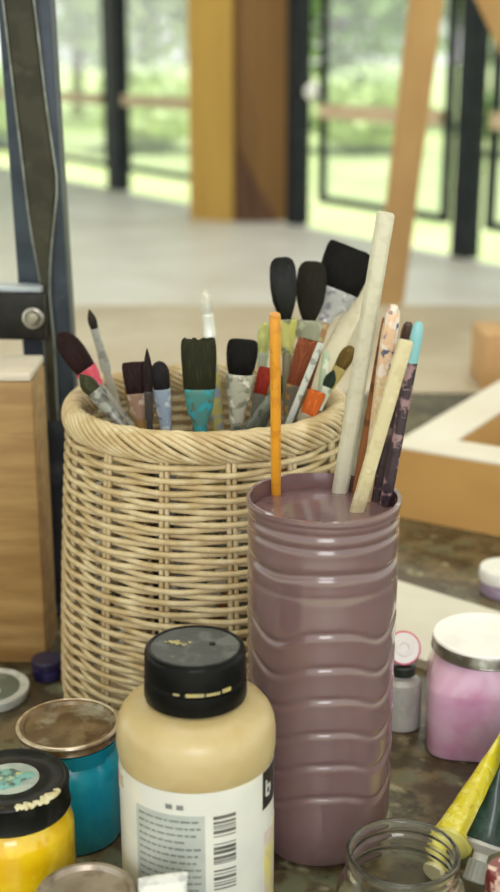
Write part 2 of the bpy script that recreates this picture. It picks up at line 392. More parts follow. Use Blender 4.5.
def brush(name, label, tip, low, y1, y2, hl, fl, w, thick, shape, bc, fc, hc, fspots=(), hspots=(), group=GB, roll=0, hr=None, fmetal=.0, cat='paint brush', seed=1, sides=22, vessel=None):
    """hl, fl, w: head length, ferrule length and width in picture pixels at its own distance"""
    Tp, Lw = PY(*tip, y1), PY(*low, y2)
    c, r, zmin = vessel or (BC, .084, T+.012)
    bt = butt_in(Tp, Lw, c, r, zmin); ax = Tp-bt; L = ax.length
    sc_ = depth(Tp)/F

    hl, fl, w, thick = hl*sc_*1.02, fl*sc_*1.02, w*sc_/2, thick*sc_/2
    hr = hr or max(.0022, min(.0042, w*.55))
    M = axis_matrix(bt, ax, roll=roll)
    root = thing(name, label, cat, group=group, M=M)
    z0 = L-hl-fl; z1 = L-hl
    bm = B()
    prof = [(0, .5), (.01, .8), (.08, .9), (.35, .85), (.7, 1.15), (.9, 1.1), (1, .85)]
    loft(bm, [ell(hr*k, hr*k, z0*f + (.004 if f == 1 else 0), 12) for f, k in prof]); obj('handle', bm, cm(hc, .4, hspots), root)
    bm = B()
    ww, tt = w*.92, thick
    loft(bm, [ell(hr*1.0+.0003, hr+.0003, z0, sides), ell(hr*1.1+.0004, hr*1.05, z0+fl*.12, sides), ell(hr*1.02+.0004, hr, z0+fl*.2, sides), ell(ww*.75+hr*.25, tt*.8+hr*.2, z0+fl*.55, sides), ell(ww, tt, z1-fl*.1, sides), ell(ww*1.02, tt*1.04, z1-fl*.05, sides), ell(ww, tt, z1, sides)])
    obj('ferrule', bm, cm(fc, .35, fspots, fmetal), root)
    bm = B(); rnd = random.Random(seed); n = 40; ph = [rnd.uniform(.86, 1.06) for _ in range(n)]
    def rg(f, kw, kt, dz=True):
        out = []
        for i in range(n):
            a = 2*pi*i/n; ca, sa = cos(a), sin(a)
            ca2 = math.copysign(abs(ca)**.7, ca); k = 1+(ph[i]-.96)*f
            z = z1+hl*f
            if shape == 'flat' and f > .8: z += hl*.05*(ph[(i*7) % n]-.95)*8*f
            out.append(V((w*kw*ca2*k, thick*kt*sa*k, z)))
        return out
    if shape == 'flat': pr = [(-.04, .9, .9), (.0, .97, 1), (.3, 1.0, 1.15), (.6, 1.03, 1.0), (.85, 1.02, .6), (.97, .96, .3), (1.0, .85, .12)]
    elif shape == 'filbert': pr = [(-.04, .8, .85), (0, .86, .95), (.2, .95, 1.15), (.45, 1.0, 1.15), (.65, .95, .9), (.8, .8, .65), (.92, .55, .4), (.98, .28, .2), (1, .08, .08)]
    elif shape == 'taper': pr = [(-.04, .4, .6), (0, .46, .7), (.12, .66, .95), (.3, .90, 1.1), (.5, 1.0, 1.1), (.7, 1.0, .95), (.85, .93, .7), (.94, .78, .45), (.985, .55, .25), (1, .3, .1)]
    elif shape == 'mop': pr = [(-.04, .72, .75), (0, .78, .85), (.2, .92, 1.1), (.5, 1.0, 1.15), (.75, 1.0, .9), (.9, .93, .6), (.97, .8, .35), (1, .55, .15)]
    else: pr = [(-.04, .8, .8), (0, .85, .85), (.3, 1.0, 1.0), (.55, .9, .9), (.8, .5, .5), (.95, .18, .18), (1, .04, .04)]
    loft(bm, [rg(*q) for q in pr]); obj('bristles', bm, bristle_mat(bc), root, sharp=60)
    return root
BLK = (15, 13, 13); OLV = (46, 46, 34); MAR = (36, 20, 22)
SIL = (176, 178, 176); GRN = (120, 124, 112)
brush('filbert_brush', 'dark maroon brush with a pink band leaning furthest left out of the basket', (59, 333), (110, 402), .825, .822, 44, 20, 25, 14, 'filbert', (34, 17, 18), (206, 72, 96), (150, 144, 136), ((190, 40, 70),), ((90, 90, 86),), seed=2)
brush('round_brush', 'short olive-tipped brush with grey ferrule below the pink-banded one', (80, 374), (122, 426), .775, .768, 22, 34, 17, 15, 'round', (52, 52, 34), (132, 132, 126), (110, 108, 100), ((84, 80, 74),), (), seed=3)
brush('thin_brush', 'thin brush with a small dark tip and long grey handle near the left rim', (89, 309), (122, 425), .85, .86, 20, 46, 9, 9, 'round', (44, 38, 34), (166, 164, 158), (172, 166, 152), ((140, 138, 130),), (), seed=4, hr=.0032)
brush('flat_brush', 'small dark maroon flat brush left of the thin black spike', (133, 363), (141, 428), .79, .79, 30, 26, 22, 12, 'flat', MAR, (150, 118, 100), (158, 120, 70), ((190, 170, 160),), (), seed=5)
brush('pointed_brush', 'narrow black pointed brush between two small dark flat brushes', (147, 348), (150, 430), .775, .778, 44, 30, 10, 9, 'round', (34, 24, 26), (60, 54, 56), (60, 54, 56), (), (), seed=6)
brush('flat_brush', 'small black brush with a blue and white daubed ferrule', (159, 361), (166, 430), .79, .79, 28, 44, 19, 12, 'filbert', (34, 30, 34), (150, 164, 184), (170, 174, 186), ((206, 210, 214), (96, 110, 140)), (), seed=7)
brush('ochre_handled_brush', 'short ochre-stained brush low behind the dark maroon flat brush', (131, 388), (134, 428), .83, .83, 12, 26, 12, 9, 'flat', (150, 112, 60), (160, 132, 84), (150, 110, 60), ((200, 180, 150),), (), seed=8)
brush('wide_flat_brush', 'widest brush with an olive-black head and teal-stained ferrule', (199, 339), (200, 432), .775, .778, 50, 48, 34, 15, 'flat', (38, 38, 24), (74, 128, 126), (64, 130, 140), ((46, 150, 166), (90, 92, 70)), ((150, 150, 130),), seed=9)
brush('round_brush', 'blurred brush with white tip and yellow collar rising behind the teal-stained brush', (205, 288), (218, 425), .895, .885, 26, 22, 13, 12, 'round', (206, 202, 190), (236, 236, 230), (196, 186, 110), (), ((150, 156, 186),), seed=10, hr=.004, fmetal=.3)
brush('mop_brush', 'black stubby brush with a paint-crusted grey ferrule right of the teal one', (243, 339), (236, 430), .785, .785, 35, 50, 31, 17, 'mop', BLK, (168, 164, 150), (150, 146, 132), ((120, 120, 104), (214, 210, 198)), ((86, 92, 80),), seed=11)
brush('red_tipped_brush', 'small red-tipped brush left of the yellow handle', (266, 368), (252, 425), .80, .80, 26, 24, 14, 10, 'flat', (132, 40, 30), (112, 108, 100), (96, 100, 92), (), (), seed=12)
brush('filbert_brush', 'tall glossy black filbert brush directly above the yellow handle', (282, 257), (291, 425), .838, .826, 61, 34, 26, 13, 'taper', (12, 11, 11), (176, 170, 88), (120, 110, 80), ((90, 92, 60),), (), seed=13)
brush('filbert_brush', 'olive-black filbert brush between the glossy black one and the broad square one', (313, 261), (302, 425), 0.856, .842, 58, 36, 30, 16, 'taper', (30, 27, 20), (150, 150, 128), (140, 140, 120), ((196, 200, 170),), (), seed=14)
brush('broad_flat_brush', 'broad square black brush tilted right, highest of the dark heads', (353, 249), (310, 358), .872, .862, 42, 34, 47, 18, 'flat', (14, 12, 12), (170, 168, 170), (162, 114, 66), ((120, 116, 130), (206, 204, 206)), ((190, 170, 130),), seed=15, hr=.0048)
brush('rust_brush', 'rust-red flat brush with a pale edge in the crowded right side of the basket', (311, 341), (288, 425), .81, .81, 46, 30, 26, 12, 'flat', (118, 62, 40), (104, 96, 84), (110, 112, 100), ((170, 120, 60),), (), seed=16)
brush('orange_brush', 'small orange-tipped flat brush low by the right front rim', (318, 392), (302, 428), .772, .770, 24, 18, 17, 9, 'flat', (182, 88, 36), (150, 140, 120), (170, 110, 60), (), (), seed=17)
brush('small_filbert_brush', 'yellow-brown filbert brush low behind the thick pale stick', (352, 346), (316, 412), .802, .796, 24, 22, 15, 10, 'filbert', (92, 72, 34), (170, 150, 84), (150, 140, 110), (), (), seed=18)
brush('green_daubed_brush', 'dark green-grey brush lying low against the rear rim right of the mop brush', (284, 374), (262, 425), .835, .835, 22, 40, 13, 9, 'round', (60, 66, 54), (92, 98, 86), (84, 92, 80), ((150, 150, 130),), (), seed=19)

brush('round_brush', 'pale yellow-green blurred brush just left of the yellow handle near the rear rim', (265, 322), (258, 425), .878, .868, 30, 26, 13, 11, 'filbert', (176, 178, 112), (168, 172, 150), (140, 146, 120), ((206, 206, 170),), (), seed=20)
brush('round_brush', 'dark green-tipped brush with a pale ferrule between the rust-red brush and the yellow-brown one', (334, 370), (312, 425), .783, .776, 18, 24, 12, 9, 'round', (34, 44, 36), (196, 200, 186), (96, 100, 88), ((150, 156, 140),), (), seed=21)
def stick(name, label, top, low, y1, w, c, spots=(), group=None, vessel=None, y2=None, zlow=None, taper=.9, flat=1, tipc=None, tipl=0, cat='stick', sides=10, roll=0, tspots=(), rough=.5):
    Tp = PY(*top, y1); Lw = PZ(*low, zlow) if zlow else PY(*low, y2)
    c_, r, zmin = vessel
    bt = butt_in(Tp, Lw, c_, r, zmin); ax = Tp-bt; L = ax.length; hw = w*depth(Tp)/F/2
    root = thing(name, label, cat, group=group, M=axis_matrix(bt, ax, roll=roll))
    def sect(z, k): return ell(hw*k, hw*k*flat, z, sides)
    zt = L-tipl*depth(Tp)/F
    bm = B(); rr = [sect(0, taper*.9), sect(.001, taper)]+[sect(zt*q/6, taper+(1-taper)*q/6) for q in range(1, 6)]
    rr += [sect(zt-.0012, 1), sect(zt, .86)] if not tipl else [sect(zt, 1)]
    loft(bm, rr); obj('shaft', bm, cm(c, rough, spots), root)
    if tipl:
        bm = B(); loft(bm, [sect(zt, 1.02), sect(zt+(L-zt)*.6, 1.05), sect(zt+(L-zt)*.9, .85), sect(L, .4)]); obj('tip', bm, cm(tipc, .4, tspots), root)
    return root
VB = (BC, .084, T+.012)
stick('mixing_stick', 'flat cream wooden stick leaning right behind the thick pale stick', (367, 284), (313, 392), .888, 19, (210, 200, 176), ((202, 191, 164),), None, (BC, .084, T+.09), y2=.84, flat=.3, taper=.8)
stick('palette_knife', 'thin silvery metal handle slanting across the rust-red brush', (321, 343), (292, 415), .775, 7, (190, 192, 186), ((140, 140, 134),), None, VB, y2=.775, flat=.6, rough=.3, cat='palette knife')
stick('brush_handle', 'dark grey-green bare handle end slanting low beside the yellow handle', (276, 392), (246, 430), .76, 10, (96, 100, 90), ((60, 62, 56), (150, 146, 130)), None, VB, y2=.765, cat='paint brush')
stick('brush_handle', 'pale green handle end upright between the rust-red brush and the pale stick', (327, 352), (318, 415), .80, 8, (176, 190, 164), ((220, 222, 206),), None, VB, y2=.80, cat='paint brush')

# ================================================================ purple bottle full of paint water
PB = V((.0402, .645, T)); PR = .0419; PH = .214; ZL = T+PH-.0080
pb = thing('cut_plastic_bottle', 'tall mauve ribbed plastic bottle with its top cut off, holding sticks', 'bottle', PB)
m_mauve = mat('mauve_plastic', (117, 91, 94), .22, cols=[((111, 86, 88), .52), ((123, 97, 99), .6)], scale=14, width=.2, coat=.6, sss=.15)
grooves = [(.2055, 0, .0009, .0016), (.1985, 0, .0009, .0016), (.183, .001, .0013, .0022), (.171, 0, .0004, .002)] + [(z, .0042, .0009, .0018) for z in (.1475, .1277, .109, .0886, .0687, .0486)]
def prad(z, a):
    r = PR-.0002
    if z < .03: r -= .0085*(1-z/.03)**2.2
    th = a+pi/2-.06
    for zk, A, d, s in grooves:
        x = z-zk-A*cos(4*th)+A*.2*cos(8*th)
        r -= d*math.exp(-(x/s)**2)
        r += d*.22*math.exp(-((x+2.1*s)/(1.3*s))**2)
    return r
bm = B(); n = 144; rr = []
zs = [0.0, .0006, .002, .004]+[.006+(PH-.008)*k/250 for k in range(251)]+[PH-.001, PH]
for z in zs:
    row = []
    for i in range(n):
        a = 2*pi*i/n; r = prad(z, a)
        if z < .004: r -= .004*(1-z/.004)**2
        if z > PH-.0035: r += .0007
        row.append(V((r*cos(a), r*sin(a), z+.0006*sin(3*a+1)*max(0, (z-.2)/.014))))
    rr.append(row)
for z in (PH+.0003, PH-.003, PH-.006, PH-.02, .05, .004):
    rr.append([V(((PR-.0016)*cos(2*pi*i/n), (PR-.0016)*sin(2*pi*i/n), z)) if z > .03 else V((.03*cos(2*pi*i/n), .03*sin(2*pi*i/n), z)) for i in range(n)])
loft(bm, rr); obj('bottle_body', bm, m_mauve, pb, sharp=80)
bm = B(); rl = PR-.0022
lathe(bm, [(rl, .03), (rl, PH-.0085), (rl-.001, PH-.0080), (rl*.5, PH-.0081)], 64); obj('paint_water', bm, mat('mauve_paint_water', (124, 96, 100), .12, cols=[((112, 86, 92), .55)], scale=40, coat=.3), pb)
VP = (PB, .0255, T+.012)
GS = 'sticks and handles standing in the mauve bottle'
stick('brush_handle', 'bright yellow-orange brush handle standing upright at the left of the mauve bottle', (275, 314), (276, 494), .645, 11.5, (216, 146, 38), ((200, 130, 30),), GS, VP, zlow=ZL, taper=.95, cat='paint brush', rough=.35)
stick('dowel', 'thickest and tallest pale grey-white stick leaning right in the mauve bottle', (386, 213), (340, 491), .668, 18.5, (200, 194, 176), ((193, 186, 166),), GS, VP, zlow=ZL, taper=.98, sides=12)
stick('dowel', 'cream wooden stick leaning right at the front of the mauve bottle', (406, 341), (357, 511), .630, 16, (204, 190, 154), ((195, 180, 142), (212, 200, 168)), GS, VP, zlow=ZL, taper=.95, flat=.7)
stick('brush_handle', 'light wood handle with blue-grey paint flecks between the two pale sticks', (394, 305), (366, 500), .652, 17, (208, 178, 140), ((216, 196, 176), (196, 168, 130)), GS, VP, zlow=ZL, taper=.6, tipc=(214, 176, 146), tipl=75, cat='paint brush', tspots=((222, 206, 196), (84, 84, 110)))
stick('brush_handle', 'dark brown paint-speckled handle leaning right with a rounded brown end', (409, 322), (376, 500), .662, 12, (58, 42, 46), ((120, 96, 100), (40, 30, 34)), GS, VP, zlow=ZL, taper=.9, tipc=(66, 38, 28), tipl=26, cat='paint brush')
stick('brush_handle', 'dark speckled handle with a turquoise end, rightmost in the mauve bottle', (419, 322), (385, 505), .645, 12.5, (56, 40, 50), ((150, 120, 126), (40, 28, 36)), GS, VP, zlow=ZL, taper=1.05, tipc=(126, 182, 192), tipl=42, cat='paint brush')
stick('brush_handle', 'thin copper-brown handle just right of the thickest pale stick', (386, 318), (355, 492), .680, 8, (150, 92, 48), ((110, 62, 34),), GS, VP, zlow=ZL, taper=.9, cat='paint brush')

# ================================================================ tan squeeze bottle
SB = V((-.0276, .57, T)); 
sb = thing('squeeze_bottle', 'tan paint squeeze bottle with black flip cap and white printed label', 'bottle', SB)
m_tan = mat('tan_plastic', (190, 168, 124), .36, cols=[((182, 159, 112), .52), ((198, 178, 138), .6)], scale=30, width=.15, sss=.2, coat=.15)
bm = B()
lathe(bm, [(.034, 0), (.038, .001), (.0396, .005), (.0394, .1005), (.0397, .1025), (.0404, .1045), (.0408, .108), (.0408, .116), (.0403, .1205), (.0388, .1248), (.0358, .1288), (.031, .1316), (.0265, .1328), (.0235, .1334), (.0225, .1345), (.0225, .140)], 80); obj('bottle_body', bm, m_tan, sb)
m_blackcap = mat('black_cap', (9, 9, 10), .34, cols=[((14, 14, 14), .5), ((150, 136, 84), .74)], scale=60, spec=.14, detail=5, width=.025, bump=.15, bscale=200)
m_captop = mat('sky_grey_cap_top', (58, 60, 60), .36, cols=[((88, 90, 88), .55), ((140, 134, 102), .70)], scale=75, spec=.3, detail=5, width=.05, bump=.15, bscale=200)  # grey of the reflected sky put into the colour, plus lighter blotches
cap = B(); lathe(cap, [(.0235, .1338), (.0256, .1343), (.0261, .136), (.0259, .1445), (.0250, .1452), (.0247, .1462)], 96)
fc_ = obj('cap_skirt', cap, m_blackcap, sb)
bm = B(); lathe(bm, [(.0244, .1462), (.0257, .1466), (.0258, .1475), (.0255, .1580), (.0250, .1600), (.0238, .1612), (.0224, .1613), (.0222, .1600)], 96)
lid = obj('flip_lid', bm, m_blackcap, sb)
bm = B(); lathe(bm, [(.0223, .1600), (.0223, .1608), (.0200, .1609), (.012, .1606), (.001, .1606)], 72); obj('lid_top', bm, m_captop, sb)
m_dried = mat('dried_tan_paint', (186, 168, 104), .5, cols=[((160, 150, 110), .5)], scale=200)
bm = B()
for a0, a1, z0, z1 in ((-8, 12, .1461, .1478), (14, 30, .1462, .1475), (33, 44, .1463, .1482), (-22, -15, .1464, .1474)): cyl_patch(bm, .0257, a0, a1, z0, z1, 8, .0006)
obj('dried_rim_paint', bm, m_dried, sb)
bm = B()
for k in range(9):
    rnd = random.Random(k+40); a = rnd.uniform(0, 6.28); rd = rnd.uniform(0, .008); 
    lathe(bm, [(.0004, .1607), (rnd.uniform(.0008, .0020), .1610), (.0003, .1613)], 8, c=(-.008+rd*cos(a), .003+rd*.7*sin(a), 0), fn=lambda r, z, t, k: (r*(1+.5*sin(3*t)), z))
obj('dried_top_paint', bm, m_dried, sb)
bm = B(); lathe(bm, [(.0016, .1605), (.0016, .1611), (.001, .1611)], 16, c=(.0085, .003, 0)); obj('spout_hole', bm, mat('black_hole', (10, 10, 10), .6, cols=[((16, 16, 16), .5)]), sb)
rb = .0397
bm = B(); cyl_patch(bm, rb, -112, 118, .004, .1015, 90); obj('label', bm, mat('white_label', (222, 220, 214), .4, cols=[((212, 210, 206), .5), ((226, 218, 200), .66)], scale=24, width=.1, coat=.2), sb)
bm = B(); cyl_patch(bm, rb+.0003, -46, 8, .012, .089, 40, .0002); obj('printed_panel', bm, mat('grey_print', (186, 188, 184), .45, cols=[((170, 174, 172), .5)], scale=30, width=.1), sb)
bm = B(); rnd = random.Random(5)
for k in range(17):
    z = .0862-k*.0039; a = -43
    while a < 2:
        wd = rnd.uniform(2.5, 7.5); e = min(a+wd, 5); cyl_patch(bm, rb+.0005, a, e, z-.0011, z, max(2, int(wd/2)), .00015); a = e+1.1
        if rnd.random() < .04: break
for k in range(2): cyl_patch(bm, rb+.0003, -20+k*8, -15+k*8, .0922, .0948, 4, .0002)
obj('small_print', bm, mat('print_ink', (128, 132, 130), .5, cols=[((112, 116, 114), .5)], scale=60), sb)
bm = B(); z = .0880; rnd = random.Random(9)
while z > .046:
    h = rnd.choice((.0005, .0008, .0013, .0018)); cyl_patch(bm, rb+.0003, 14, 31, z-h, z, 8, .0002); z -= h+rnd.choice((.0006, .0009, .0013))
    if abs(z-.075) < .001 or abs(z-.060) < .001: z -= .003
obj('barcode', bm, mat('barcode_ink', (104, 102, 96), .5, cols=[((80, 80, 76), .5)], scale=80), sb)
bm = B(); cyl_patch(bm, rb+.0003, 58, 82, .0800, .1015, 14, .0002); em = obj('black_emblem_patch', bm, cm((24, 24, 26), .4), sb)
bm = B()
for (a0, a1, z0, z1) in ((62, 64, .0865, .0955), (64, 68, .086, .0877), (68, 70, .0877, .092), (64, 68, .091, .0925)): cyl_patch(bm, rb+.0005, a0, a1, z0, z1, 3, .0002)
obj('emblem', bm, cm((200, 198, 196), .4), em)
bm = B(); cyl_patch(bm, rb+.0003, 60, 112, .008, .066, 20, .0002); obj('flower_print', bm, mat('pink_yellow_print', (214, 200, 194), .45, cols=[((226, 212, 130), .52), ((206, 176, 176), .62)], scale=50, width=.08), sb)
bm = B(); cyl_patch(bm, rb+.0003, -92, -76, .084, .096, 8, .0002); cyl_patch(bm, rb+.0003, -72, -64, .0905, .097, 5, .0002); obj('red_print', bm, mat('red_print', (196, 150, 140), .45, cols=[((190, 200, 160), .5)], scale=120, width=.05), sb)

# ================================================================ jars
def jar_body(bm, r, h, neck, hn, base=.004):
    lathe(bm, [(r*.86, 0), (r*.96, .001), (r, base), (r, h*.80), (r*.985, h*.87), (neck+.3*(r-neck), h*.95), (neck, h), (neck, h+hn)], 64)
def lid_shape(bm, r, z0, z1, bead=.0012, recess=.0012):
    lathe(bm, [(r-.002, z0), (r-.0002, z0), (r+.0004, z0+bead*.6), (r-.0002, z0+bead*1.4), (r-.0004, z1-.003), (r, z1-.0012), (r-.0006, z1-.0002), (r-.0018, z1), (r-.003, z1-.0002), (r-.0042, z1-recess), (r*.6, z1-recess), (r*.55, z1-recess+.0004), (.001, z1-recess+.0004)], 80)
# teal jar
tj = thing('paint_jar', 'teal paint jar with a rusty brown metal lid, left of the squeeze bottle', 'jar', (-.1065, .652, T))
bm = B(); jar_body(bm, .0308, .0585, .0272, .0075); obj('jar_body', bm, mat('teal_paint_glass', (20, 152, 182), .22, cols=[((34, 164, 190), .52), ((14, 136, 164), .62)], scale=40, coat=.6, width=.1), tj)
bm = B(); lid_shape(bm, .0291, .0648, .0715, recess=.0022); obj('lid', bm, mat('rusty_lid', (128, 106, 78), .34, .25, cols=[((100, 78, 52), .5), ((150, 142, 124), .6), ((84, 62, 40), .66)], scale=55, detail=5, width=.08), tj)
bm = B(); tube(bm, [(.0290*cos(2*pi*i/64), .0290*sin(2*pi*i/64), .0705) for i in range(64)], .0013, 8, closed=True); obj('lid_rim', bm, mat('worn_tin_rim', (206, 190, 168), .3, .5, cols=[((150, 126, 98), .56)], scale=50), tj)
bm = B()
for (a0, a1, z0, z1) in ((-20, 10, .058, .0640), (10, 52, .056, .0645), (52, 70, .059, .064)): cyl_patch(bm, .0282, a0, a1, z0, z1, 10, .0012)
obj('paint_drip', bm, cm((12, 128, 152), .3), tj)
# yellow jar
yj = thing('paint_jar', 'yellow paint jar with a chipped black lid at the left edge', 'jar', (-.1255, .575, T))
bm = B(); jar_body(bm, .0322, .066, .0275, .006); obj('jar_body', bm, mat('yellow_paint_glass', (236, 196, 18), .2, cols=[((226, 178, 10), .54), ((244, 212, 60), .6), ((186, 130, 30), .72)], scale=45, coat=.6, width=.06), yj)
bm = B(); lid_shape(bm, .0306, .0665, .0825, bead=.002, recess=.0008); yl = obj('lid', bm, mat('black_lid', (14, 15, 14), .33, spec=.2, cols=[((30, 32, 29), .54), ((196, 184, 140), .70)], scale=48, detail=4, width=.02, bump=.1), yj)
bm = B(); lathe(bm, [(.0150, .0819), (.0150, .0823), (.0105, .0823)], 48); obj('lid_sticker', bm, mat('grey_sticker', (172, 180, 174), .45, cols=[((150, 160, 156), .5)], scale=80), yj)
bm = B(); lathe(bm, [(.0098, .0823), (.0085, .0830), (.002, .0831)], 40, fn=lambda r, z, a, k: (r*(1+.22*sin(3*a+.6)+.12*sin(5*a)), z)); obj('teal_blot', bm, mat('teal_blot', (120, 172, 168), .4, cols=[((70, 90, 84), .52), ((190, 190, 130), .62)], scale=130, width=.05), yj)
bm = B()
rnd = random.Random(3)
for k in range(26):
    a = radians(18+k*1.9+rnd.uniform(-2, 2)); rr_ = .0292+rnd.uniform(-.0016, .0012); q = rnd.uniform(.0010, .0024); ph_ = rnd.uniform(0, 6)
    lathe(bm, [(q*.6, .0815), (q, .0822), (q*.8, .0829), (q*.2, .0832)], 10, c=(rr_*sin(a), -rr_*cos(a), 0), fn=lambda r, z, t, k: (r*(1+.35*sin(2*t+ph_)+.2*sin(3*t)), z))
obj('dried_paint', bm, mat('dried_cream_paint', (196, 184, 136), .5, cols=[((220, 212, 180), .5)], scale=200), yj)
# low jar with silver-brown lid, front
fj = thing('paint_jar', 'jar with a dull silver-brown lid at the bottom edge, in front of the teal jar', 'jar', (-.080, .518, T))
bm = B(); jar_body(bm, .0248, .043, .021, .005); obj('jar_body', bm, mat('umber_paint_glass', (140, 116, 92), .25, cols=[((120, 98, 76), .5)], scale=40, coat=.5), fj)
bm = B(); lid_shape(bm, .0246, .0445, .055, recess=.0026); obj('lid', bm, mat('dull_metal_lid', (172, 160, 146), .34, .5, cols=[((150, 134, 118), .52), ((120, 104, 88), .66)], scale=50, width=.08), fj)
# pink jar
pj = thing('paint_jar', 'square pink paint jar with a white lid on the right', 'jar', (.1565, .760, T))
def sq(r, z, n=64, e=.42): 
    return [V((r*math.copysign(abs(cos(2*pi*i/n))**e, cos(2*pi*i/n)), r*math.copysign(abs(sin(2*pi*i/n))**e, sin(2*pi*i/n)), z)) for i in range(n)]
bm = B(); R = .0368
loft(bm, [sq(R*.88, 0), sq(R*.97, .001), sq(R, .004), sq(R, .046), sq(R*.995, .0485, e=.45), sq(R*.95, .054, e=.55), sq(R*.91, .060, e=.75), sq(R*.87, .065, e=.95), sq(R*.85, .0675, e=1), sq(R*.85, .071, e=1)])
m_pink = mat('pink_paint_jar', (226, 178, 208), .2, cols=[((228, 190, 216), .5), ((214, 146, 188), .64)], scale=26, width=.12, coat=.6, sss=.1)
o = obj('jar_body', bm, m_pink, pj); o.rotation_euler.z = radians(-8)
bm = B(); lathe(bm, [(.0318, .0665), (.0345, .0665), (.0352, .0674), (.0347, .0686), (.0347, .0738), (.0340, .0752)], 72); obj('lid_band', bm, mat('tin_lid_band', (150, 146, 136), .35, .6, cols=[((112, 106, 92), .5), ((184, 180, 172), .6)], scale=70), pj)
bm = B(); lathe(bm, [(.0345, .0750), (.0345, .0760), (.0335, .0768), (.030, .0766), (.001, .0766)], 72); obj('lid_top', bm, mat('white_lid', (244, 240, 238), .35, cols=[((236, 230, 230), .55)], scale=40, coat=.2), pj)
# small flip-cap bottle
sj = thing('small_bottle', 'small grey bottle with an open pink-rimmed white cap beside the mauve bottle', 'bottle', (.1050, .776, T))
bm = B(); lathe(bm, [(.0115, 0), (.0132, .0012), (.0134, .004), (.0134, .030), (.0122, .0345), (.008, .037), (.0065, .038), (.0065, .041)], 40); obj('bottle_body', bm, mat('grey_translucent_plastic', (168, 164, 160), .3, cols=[((184, 182, 180), .5)], scale=60, coat=.3, sss=.2), sj)
bm = B(); lathe(bm, [(.008, .0395), (.0086, .040), (.0086, .046), (.007, .047)], 32); obj('collar', bm, cm((34, 46, 38), .4), sj)
M = Matrix.Translation((0, 0, .0585)) @ Matrix.Rotation(radians(62), 4, 'X')
bm = B(); lathe(bm, [(.0100, -.004), (.0115, -.003), (.0118, 0), (.0115, .0015), (.0106, .0018)], 40); bmesh.ops.transform(bm, matrix=M, verts=bm.verts); cp = obj('cap_rim', bm, cm((214, 96, 124), .35), sj)
bm = B(); lathe(bm, [(.0104, .0012), (.0104, .0022), (.0060, .0022), (.0055, .0026), (.0035, .0026), (.003, .002)], 40); bmesh.ops.transform(bm, matrix=M, verts=bm.verts); obj('cap_face', bm, cm((222, 214, 212), .35), sj)
# small lilac pot at the back right
lj = thing('small_pot', 'small lilac pot with a white lid at the right edge behind the pink jar', 'jar', (.2215, 1.003, T))
bm = B(); lathe(bm, [(.019, 0), (.0208, .001), (.0214, .004), (.0212, .013), (.019, .0135)], 48); obj('pot_body', bm, cm((170, 150, 182), .3, ((186, 168, 196),)), lj)
bm = B(); lathe(bm, [(.0205, .013), (.0228, .0132), (.0230, .015), (.0228, .0225), (.0218, .024), (.001, .0242)], 56); obj('lid', bm, cm((240, 238, 236), .35, ((230, 228, 226),)), lj)
# open glass jar
gj = thing('glass_jar', 'empty open clear glass jar at the bottom right', 'jar', (.0762, .537, T))
bm = B()
def thr(r, z, a, k): 
    if .050 < z < .060 and k < 22: r += .0008*max(0, sin((z-.050)/.010*2*pi*1.5+a))
    return r, z
outer = [(.026, 0), (.030, .0008), (.0325, .003), (.0330, .008), (.0330, .036), (.0325, .041), (.0308, .0455), (.0288, .048), (.0278, .050)]+[(.0277, .050+k*.001) for k in range(1, 11)]+[(.0279, .0615), (.0285, .0628), (.0285, .0640), (.0278, .0650)]
inner = [(.0266, .0651), (.0258, .0642), (.0256, .062), (.0254, .050), (.0268, .0465), (.0298, .043), (.0308, .038), (.0308, .010), (.0298, .0055), (.026, .0042), (.001, .0042)]
lathe(bm, outer+inner, 80, fn=thr); obj('jar_body', bm, glass_mat('clear_glass', (252, 254, 252)), gj, sharp=80)
# dish at the left edge
dj = thing('paint_tin', 'round grey-topped tin with a white rim in front of the wooden box', 'tin', (-.1885, .815, T))
bm = B(); lathe(bm, [(.024, 0), (.0268, .001), (.0278, .004), (.0282, .006), (.0286, .008), (.0280, .0092), (.0262, .0092), (.0245, .0082), (.0215, .0078), (.021, .0078)], 64); obj('tin_body', bm, cm((196, 196, 190), .3, ((176, 178, 174),)), dj)
bm = B(); lathe(bm, [(.0214, .007), (.0214, .0087), (.0200, .0091), (.001, .0091)], 56); obj('tin_top', bm, mat('grey_green_paint', (116, 124, 112), .35, cols=[((96, 104, 92), .52), ((140, 146, 134), .64)], scale=60), dj)
bm = B(); lathe(bm, [(.0034, .0090), (.0030, .0102), (.0004, .0106)], 16, c=(.006, -.008, 0)); obj('white_blot', bm, cm((232, 234, 230), .3), dj)
# little dark blue pot between box and basket
nj = thing('small_pot', 'tiny dark blue pot tucked between the wooden box and the basket', 'pot', (-.1515, .846, T))
bm = B(); lathe(bm, [(.0095, 0), (.0112, .001), (.0115, .004), (.0115, .009), (.0100, .0100)], 36); obj('pot_body', bm, cm((32, 26, 66), .35, ((46, 36, 84),)), nj)
bm = B(); lathe(bm, [(.0100, .0098), (.0118, .0101), (.0118, .0150), (.0108, .0160), (.001, .0161)], 36); obj('lid', bm, cm((34, 28, 60), .35), nj)

